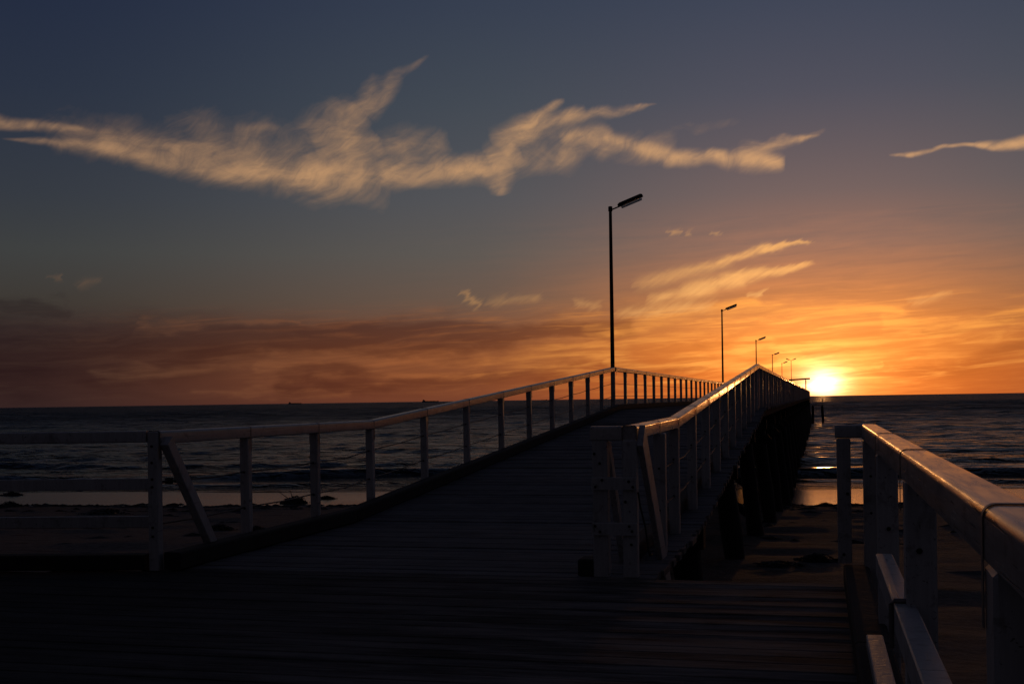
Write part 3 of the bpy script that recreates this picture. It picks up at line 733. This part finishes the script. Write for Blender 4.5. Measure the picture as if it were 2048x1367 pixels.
# ------------------------------------------------------------------ right railing beside the camera
UQ = 0.336
rq = thing('railing', 'round-topped white railing with steel bands along the boardwalk edge, gleaming in the low sun', 'railing', (0, 0, 0))
yq = [8.62, 6.50, 4.56, 2.30, 0.2, -1.9]
for i, y in enumerate(yq):
    post(rq, UQ + 0.005, y - 0.055, bz(UQ, y) - 0.3, 0.995, 0.105, 0.14)
for a, e in zip(yq[:-1], yq[1:]):
    rail_piece(rq, (UQ, a, 1.10), (UQ, e, 1.10), ('A',) if a != yq[0] else ())
MB().sweep((UQ - 0.23, 8.67, 1.095), (UQ + 0.055, 8.67, 1.095), rail_profile(0.10, 0.09, 0.02)).build('end_rail', 'paint', rq, True)
post(rq, UQ - 0.172, 8.66, 0.139, 1.003, 0.092, 0.09)
for zc, xq, y0 in ((0.56, UQ - 0.005, 5.85), (0.19, UQ - 0.055, 5.80)):
    for a, e in ((y0, 3.4), (3.396, 0.6), (0.596, -1.9)):
        MB().beam((xq - 0.085 + 0.04, a, zc - 0.05), (xq - 0.085 + 0.04, e, zc - 0.05), 0.075, 0.10, ch=0.005).build('mid_rail', 'paint', rq)
# band over the middle rail
mb = MB().tube([(UQ - 0.096, 4.47, 0.40), (UQ - 0.096, 4.47, 0.555), (UQ - 0.086, 4.47, 0.568), (UQ - 0.008, 4.47, 0.568), (UQ + 0.003, 4.47, 0.555), (UQ + 0.003, 4.47, 0.40)], 0.009, 8)
mb.build('band', 'strap', rq, True)
bolts(rq, [(UQ - 0.15, 8.613, 0.62), (UQ - 0.18, 8.613, 0.20), (UQ, 8.493, 0.5), (UQ, 8.493, 0.75), (UQ, 6.373, 0.62), (UQ, 6.373, 0.3), (UQ, 4.433, 0.75), (UQ, 4.433, 0.3)])

# ------------------------------------------------------------------ lamp posts
def lamp(x, y, base, top, label, double=False):
    o = thing('lamp_post', label, 'lamp post', (x, y, base), 'lamp posts along the jetty')
    H = top - base
    MB().tube([(0, 0, 0), (0, 0, H * 0.35), (0, 0, H)], [0.058, 0.052, 0.040], 14).build('pole', 'dark_metal', o, True)
    MB().tube([(0, 0, H - 0.06), (0, 0, H + 0.05), (0, 0, H + 0.065)], [0.055, 0.055, 0.04], 14).build('cap', 'dark_metal', o, True)
    MB().box((-0.11, -0.11, -0.0), (0.11, 0.11, 0.02), 0.004).build('base_plate', 'dark_metal', o)
    for sgn in ((1,) if not double else (1, -1)):
        a = R(20)
        d = Vector((sgn * math.cos(a), 0, math.sin(a))); nrm = Vector((-sgn * math.sin(a), 0, math.cos(a)))
        A = Vector((sgn * 0.04, 0, H - 0.02)); Bp = A + d * 0.20; E = A + d * 0.86
        MB().tube([A, Bp, Bp + d * 0.12], [0.018, 0.018, 0.022], 8).build('arm', 'dark_metal', o, True)
        # trough-shaped housing over a long clear diffuser
        prof = [(-0.07, 0.0), (0.07, 0.0), (0.085, 0.03), (0.055, 0.085), (-0.055, 0.085), (-0.085, 0.03)]
        hs = MB(); vs = []
        for p_, sc in ((Bp - d * 0.02, 0.7), (Bp + d * 0.04, 1.0), (E - d * 0.04, 1.0), (E, 0.75)):
            vs += [tuple(p_ + Vector((0, 1, 0)) * (q[0] * sc) + nrm * (q[1] * sc)) for q in prof]
        fs = [(r_*6+i, r_*6+(i+1) % 6, (r_+1)*6+(i+1) % 6, (r_+1)*6+i) for r_ in range(3) for i in range(6)] + [tuple(reversed(range(6))), tuple(range(18, 24))]
        hs.add(vs, fs); hh_ = hs.build('lamp_housing', 'dark_metal', o)
        lp = [(-0.066, -0.002), (-0.055, -0.05), (0.0, -0.068), (0.055, -0.05), (0.066, -0.002)]
        vs = [tuple(p_ + Vector((0, 1, 0)) * q[0] + nrm * q[1]) for p_ in (Bp + d * 0.05, E - d * 0.05) for q in lp]
        fs = [(i, (i+1) % 5, 5 + (i+1) % 5, 5 + i) for i in range(5)] + [tuple(reversed(range(5))), tuple(range(5, 10))]
        lo = MB().add(vs, fs).build('diffuser', 'lamp_lens', hh_)
        MB().beam(Bp + d * 0.06 - nrm * 0.07, E - d * 0.06 - nrm * 0.07, 0.012, 0.012).build('trim', 'dark_metal', hh_)
    return o
names = ['tall lamp post standing where the ramp railing bends at its top',
         'lamp post on the level jetty, second out from the ramp', 'lamp post on the jetty, third out from the ramp',
         'lamp post on the jetty, fourth out from the ramp', 'lamp post on the jetty, fifth out from the ramp']
lx = UL - 0.115
for i, nm in enumerate(names):
    yy = 30.35 + 38.1 * i
    lamp(lx if i else UL - 0.03, yy if i else YTOP + 0.107, TOP + 0.02 if i else TOP + 0.008, EYE + 4.88, nm)
    if not i: continue
    J(MB().box((UL - 0.30, yy - 0.14, TOP - 0.24), (UL - 0.102, yy + 0.14, TOP + 0.016)), 'lamp_bracket', 'kerb')
lamp(-4.35, 206.0, TOP + 0.004, EYE + 6.0, 'twin-headed lamp post by the shelter at the jetty end', True)

# ------------------------------------------------------------------ shelter at the far end, and the landing beside it
sh = thing('shelter', 'small open flat-roofed shelter on the far end of the jetty', 'shelter', (-3.3, 210, TOP))
zr = 3.0
MB().beam((-1.95, 0, zr), (1.95, 0, zr + 0.22), 5.0, 0.22, (0, 0, 1), 0.02).build('roof', 'roofing', sh)
for cx in (-1.25, 1.25):
    for cy in (-2.0, 2.0):
        post(sh, cx, cy, 0.004, zr - 0.08 + cx * 0.056, 0.16, 0.16, 'paint', 'column')
MB().box((-1.1, 1.2, 0.40), (1.1, 1.7, 0.46)).build('bench_seat', 'deck', sh)
for cx in (-0.9, 0.9): MB().box((cx - 0.05, 1.25, 0.004), (cx + 0.05, 1.65, 0.398)).build('bench_leg', 'deck', sh)

ld = thing('landing', 'low timber landing on piles against the far end of the jetty', 'landing', (-0.2, 207, SEA_Z))
for q in range(20):
    MB().box((-0.98, -3.0 + q * 0.30, 3.05), (0.95, -3.0 + q * 0.30 + 0.285, 3.11)).build('deck_plank', 'deck', ld)
for cx in (-0.75, 0.75):
    MB().box((cx - 0.08, -3.0, 2.82), (cx + 0.08, 3.0, 3.046)).build('stringer', 'pile', ld)
    for cy in (-2.7, 0, 2.7):
        MB().tube([(cx + 0.25 * (cx > 0), cy, -1.6), (cx, cy, 2.816)], 0.2, 10).build('pile', 'pile', ld, True)
for cy in (-2.9, -1.0, 1.0, 2.9): MB().box((0.80, cy - 0.05, 3.112), (0.90, cy + 0.05, 4.15)).build('post', 'paint', ld)
for zc in (3.6, 4.1): MB().box((0.902, -3.0, zc), (0.95, 3.0, zc + 0.09)).build('rail', 'paint', ld)

# ------------------------------------------------------------------ ships on the horizon
def ship(px, dist, L, label, mirror=1):
    d = pdir(px, 800); d.z = 0; d.normalize(); c = d * dist
    o = thing('cargo_ship', label, 'ship', (c.x, c.y, SEA_Z), 'ships on the horizon')
    o.rotation_euler = (0, 0, math.atan2(-d.x, d.y))
    h = L * 0.055
    prof = [(-0.5, 0), (0.44, 0), (0.5, 1.3), (0.40, 1.05), (-0.46, 1.0), (-0.5, 1.1)]
    vs = [(x * L * -mirror, s_ * L * 0.06, z * h) for s_ in (-1, 1) for x, z in prof]
    MB().add(vs, [tuple(range(6)), tuple(reversed(range(6, 12)))] + [(i, 6+i, 6+(i+1) % 6, (i+1) % 6) for i in range(6)]).build('hull', 'ship_hull', o)
    X_ = lambda a, b_: (min(a * -mirror, b_ * -mirror) * L, max(a * -mirror, b_ * -mirror) * L)
    a, e = X_(-0.46, -0.30); MB().box((a, -L*0.05, h * 1.02), (e, L*0.05, h * 2.1)).build('bridge', 'ship_white', o)
    a, e = X_(-0.45, -0.37); MB().box((a, -L*0.03, h * 2.1), (e, L*0.03, h * 2.7)).build('funnel', 'ship_hull', o)
    for q in (-0.18, 0.02, 0.2):
        a, e = X_(q - 0.07, q + 0.07); MB().box((a, -L*0.04, h * 1.0), (e, L*0.04, h * 1.28)).build('hatch', 'ship_hull', o)
    a, e = X_(0.40, 0.41); MB().box((a, -L*0.005, h * 1.06), (e, L*0.005, h * 2.0)).build('mast', 'ship_hull', o)
ship(861, 9000, 128, 'cargo ship with a high stern bridge, the largest hull on the horizon', -1)
ship(590, 12000, 130, 'faint low ship on the horizon seen above the long left handrail', -1)
ship(1088, 12000, 60, 'tiny ship on the horizon seen between the ramp railing posts', 1)

# ------------------------------------------------------------------ seaweed and driftwood on the sand
def beach_hit(px, py):
    d = pdir(px, py); o = Vector((0, 0, EYE)); tt = 5.0
    for _ in range(4000):
        p_ = o + d * tt
        if p_.z < max(bz(p_.x, p_.y), SEA_Z): break
        tt += 0.03
    return p_
def heap(px, py, wpx, hpx, label, name='seaweed_heap', twigs=0, seed=1, group='heaps of seaweed along the tide line', cat='seaweed'):
    p_ = beach_hit(px, py); r3 = random.Random(seed)
    D = (p_ - Vector((0, 0, EYE))).length; W = wpx / FPX * D / 2; H = hpx / FPX * D
    o = thing(name, label, cat, tuple(p_), group)
    mb = MB(); n = 18; rings = 5; vs = []; fs = []
    for i in range(rings):
        f = i / (rings - 1)
        for k_ in range(n):
            a = 2 * math.pi * k_ / n; rr_ = W * (1 - f) ** 0.7 * (0.75 + 0.5 * r3.random()) + 0.01
            x_, y_ = rr_ * math.cos(a), rr_ * 0.7 * math.sin(a)
            zb = bz(p_.x + x_, p_.y + y_) - p_.z
            vs.append((x_, y_, zb - 0.03 + H * 0.8 * f ** 0.9 * (0.8 + 0.4 * r3.random())))
    for i in range(rings - 1):
        for k_ in range(n): fs.append((i*n+k_, i*n+(k_+1) % n, (i+1)*n+(k_+1) % n, (i+1)*n+k_))
    fs.append(tuple(range((rings-1)*n, rings*n))); mb.add(vs, fs)
    for _ in range(150):          # straps of weed lying over the mound
        a = r3.random() * 6.28; q = r3.random() ** 0.6 * W * 1.15; L = W * r3.uniform(0.15, 0.4)
        x_, y_ = q * math.cos(a), q * 0.7 * math.sin(a); b_ = r3.random() * 6.28
        f = max(0, 1 - q / W); z_ = bz(p_.x + x_, p_.y + y_) - p_.z + H * 0.8 * f + 0.01
        tw = 0.012 + 0.02 * r3.random(); dx_, dy_ = math.cos(b_), math.sin(b_)
        pts = [(x_ + dx_ * L * s_, y_ + dy_ * L * s_ * 0.7, z_ + H * 0.22 * math.sin(s_ * 3.1) * r3.random()) for s_ in (0, 0.33, 0.66, 1)]
        vs = [(q_[0] - dy_ * tw, q_[1] + dx_ * tw, q_[2]) for q_ in pts] + [(q_[0] + dy_ * tw, q_[1] - dx_ * tw, q_[2] + 0.012) for q_ in pts]
        mb.add(vs, [(0, 1, 5, 4), (1, 2, 6, 5), (2, 3, 7, 6)])
    mb.build('weed', 'seaweed', o)
    for q in range(twigs):
        a = r3.uniform(-1.2, 1.2) - 0.2; L = H * r3.uniform(0.9, 2.0)
        b0 = Vector((r3.uniform(-W, W) * 0.6, 0, H * 0.3)); d1 = Vector((math.sin(a), r3.uniform(-0.4, 0.4), math.cos(a) * 0.9))
        p1 = b0 + d1 * L * 0.5; p2 = p1 + (d1 + Vector((r3.uniform(-0.7, 0.7), 0, r3.uniform(-0.5, 0.3)))) * L * 0.4
        MB().tube([b0, p1, p2], [0.025, 0.018, 0.008], 6).build('twig', 'seaweed', o, True)
heap(588, 1006, 56, 16, 'twiggy driftwood branch with weed on the wet sand, seen through the ramp railing', 'driftwood', 9, 3, None, 'driftwood')
heap(652, 997, 36, 7, 'flat clump of weed alone on the wet sand past the driftwood branch', twigs=1, seed=4)
heap(24, 990, 40, 8, 'weed clump on wet sand behind the three-rail fence', seed=5)
heap(215, 1028, 90, 11, 'broad weed heap on dry sand behind the three-rail fence', seed=6)
heap(20, 1013, 60, 11, 'dark weed heap at the tide line behind the three-rail fence', seed=7)
heap(515, 1064, 50, 14, 'weed heap on dry sand beside the first ramp posts', seed=8)
heap(440, 1058, 56, 10, 'low weed heap on dry sand beyond the corner brace', seed=9)
heap(1650, 1012, 40, 8, 'weed heap at the tide line beside the jetty piles', seed=10)
heap(1636, 1122, 70, 16, 'pointed weed heap on sand near the boardwalk gap', seed=11)
heap(1560, 1130, 80, 8, 'low spread of weed on sand near the raked piles', seed=12)
heap(1700, 1012, 30, 6, 'small weed heap at the tide line behind the gleaming railing end posts', seed=13)
# the fine wrack strewn over the sand, far too much to count
mb = MB(); r4 = random.Random(5)
for _ in range(2600):
    band = r4.random()
    if band < 0.5: s_ = r4.gauss(50.0, 0.7)
    elif band < 0.75: s_ = r4.gauss(44.5, 1.6)
    else: s_ = r4.uniform(14, 49)
    x_ = r4.uniform(-42, 26); 
    if hash_noise(np.array([x_]), np.array([s_ * 3]), 2.4, 77)[0] < (0.45 if band < 0.75 else 0.6): continue
    y_ = s_ + SH_T * x_; z_ = bz(x_, y_); a = r4.gauss(0, 0.5)
    L = r4.uniform(0.15, 0.55); wd = r4.uniform(0.06, 0.2); hgt = r4.uniform(0.02, 0.09)
    n = 7; ring = [(x_ + L * math.cos(a + 6.283*k_/n) * r4.uniform(0.6, 1.2), y_ + wd * math.sin(a + 6.283*k_/n) * r4.uniform(0.6, 1.2)) for k_ in range(n)]
    vs = [(q[0], q[1], bz(*q) - 0.01) for q in ring] + [(x_ + r4.uniform(-0.1, 0.1) * L, y_, z_ + hgt)]
    mb.add(vs, [(k_, (k_+1) % n, n) for k_ in range(n)])
o = mb.build('seaweed_litter', 'seaweed'); o['kind'] = 'stuff'; tag(o, 'dark seaweed litter strewn across the sand', 'seaweed')
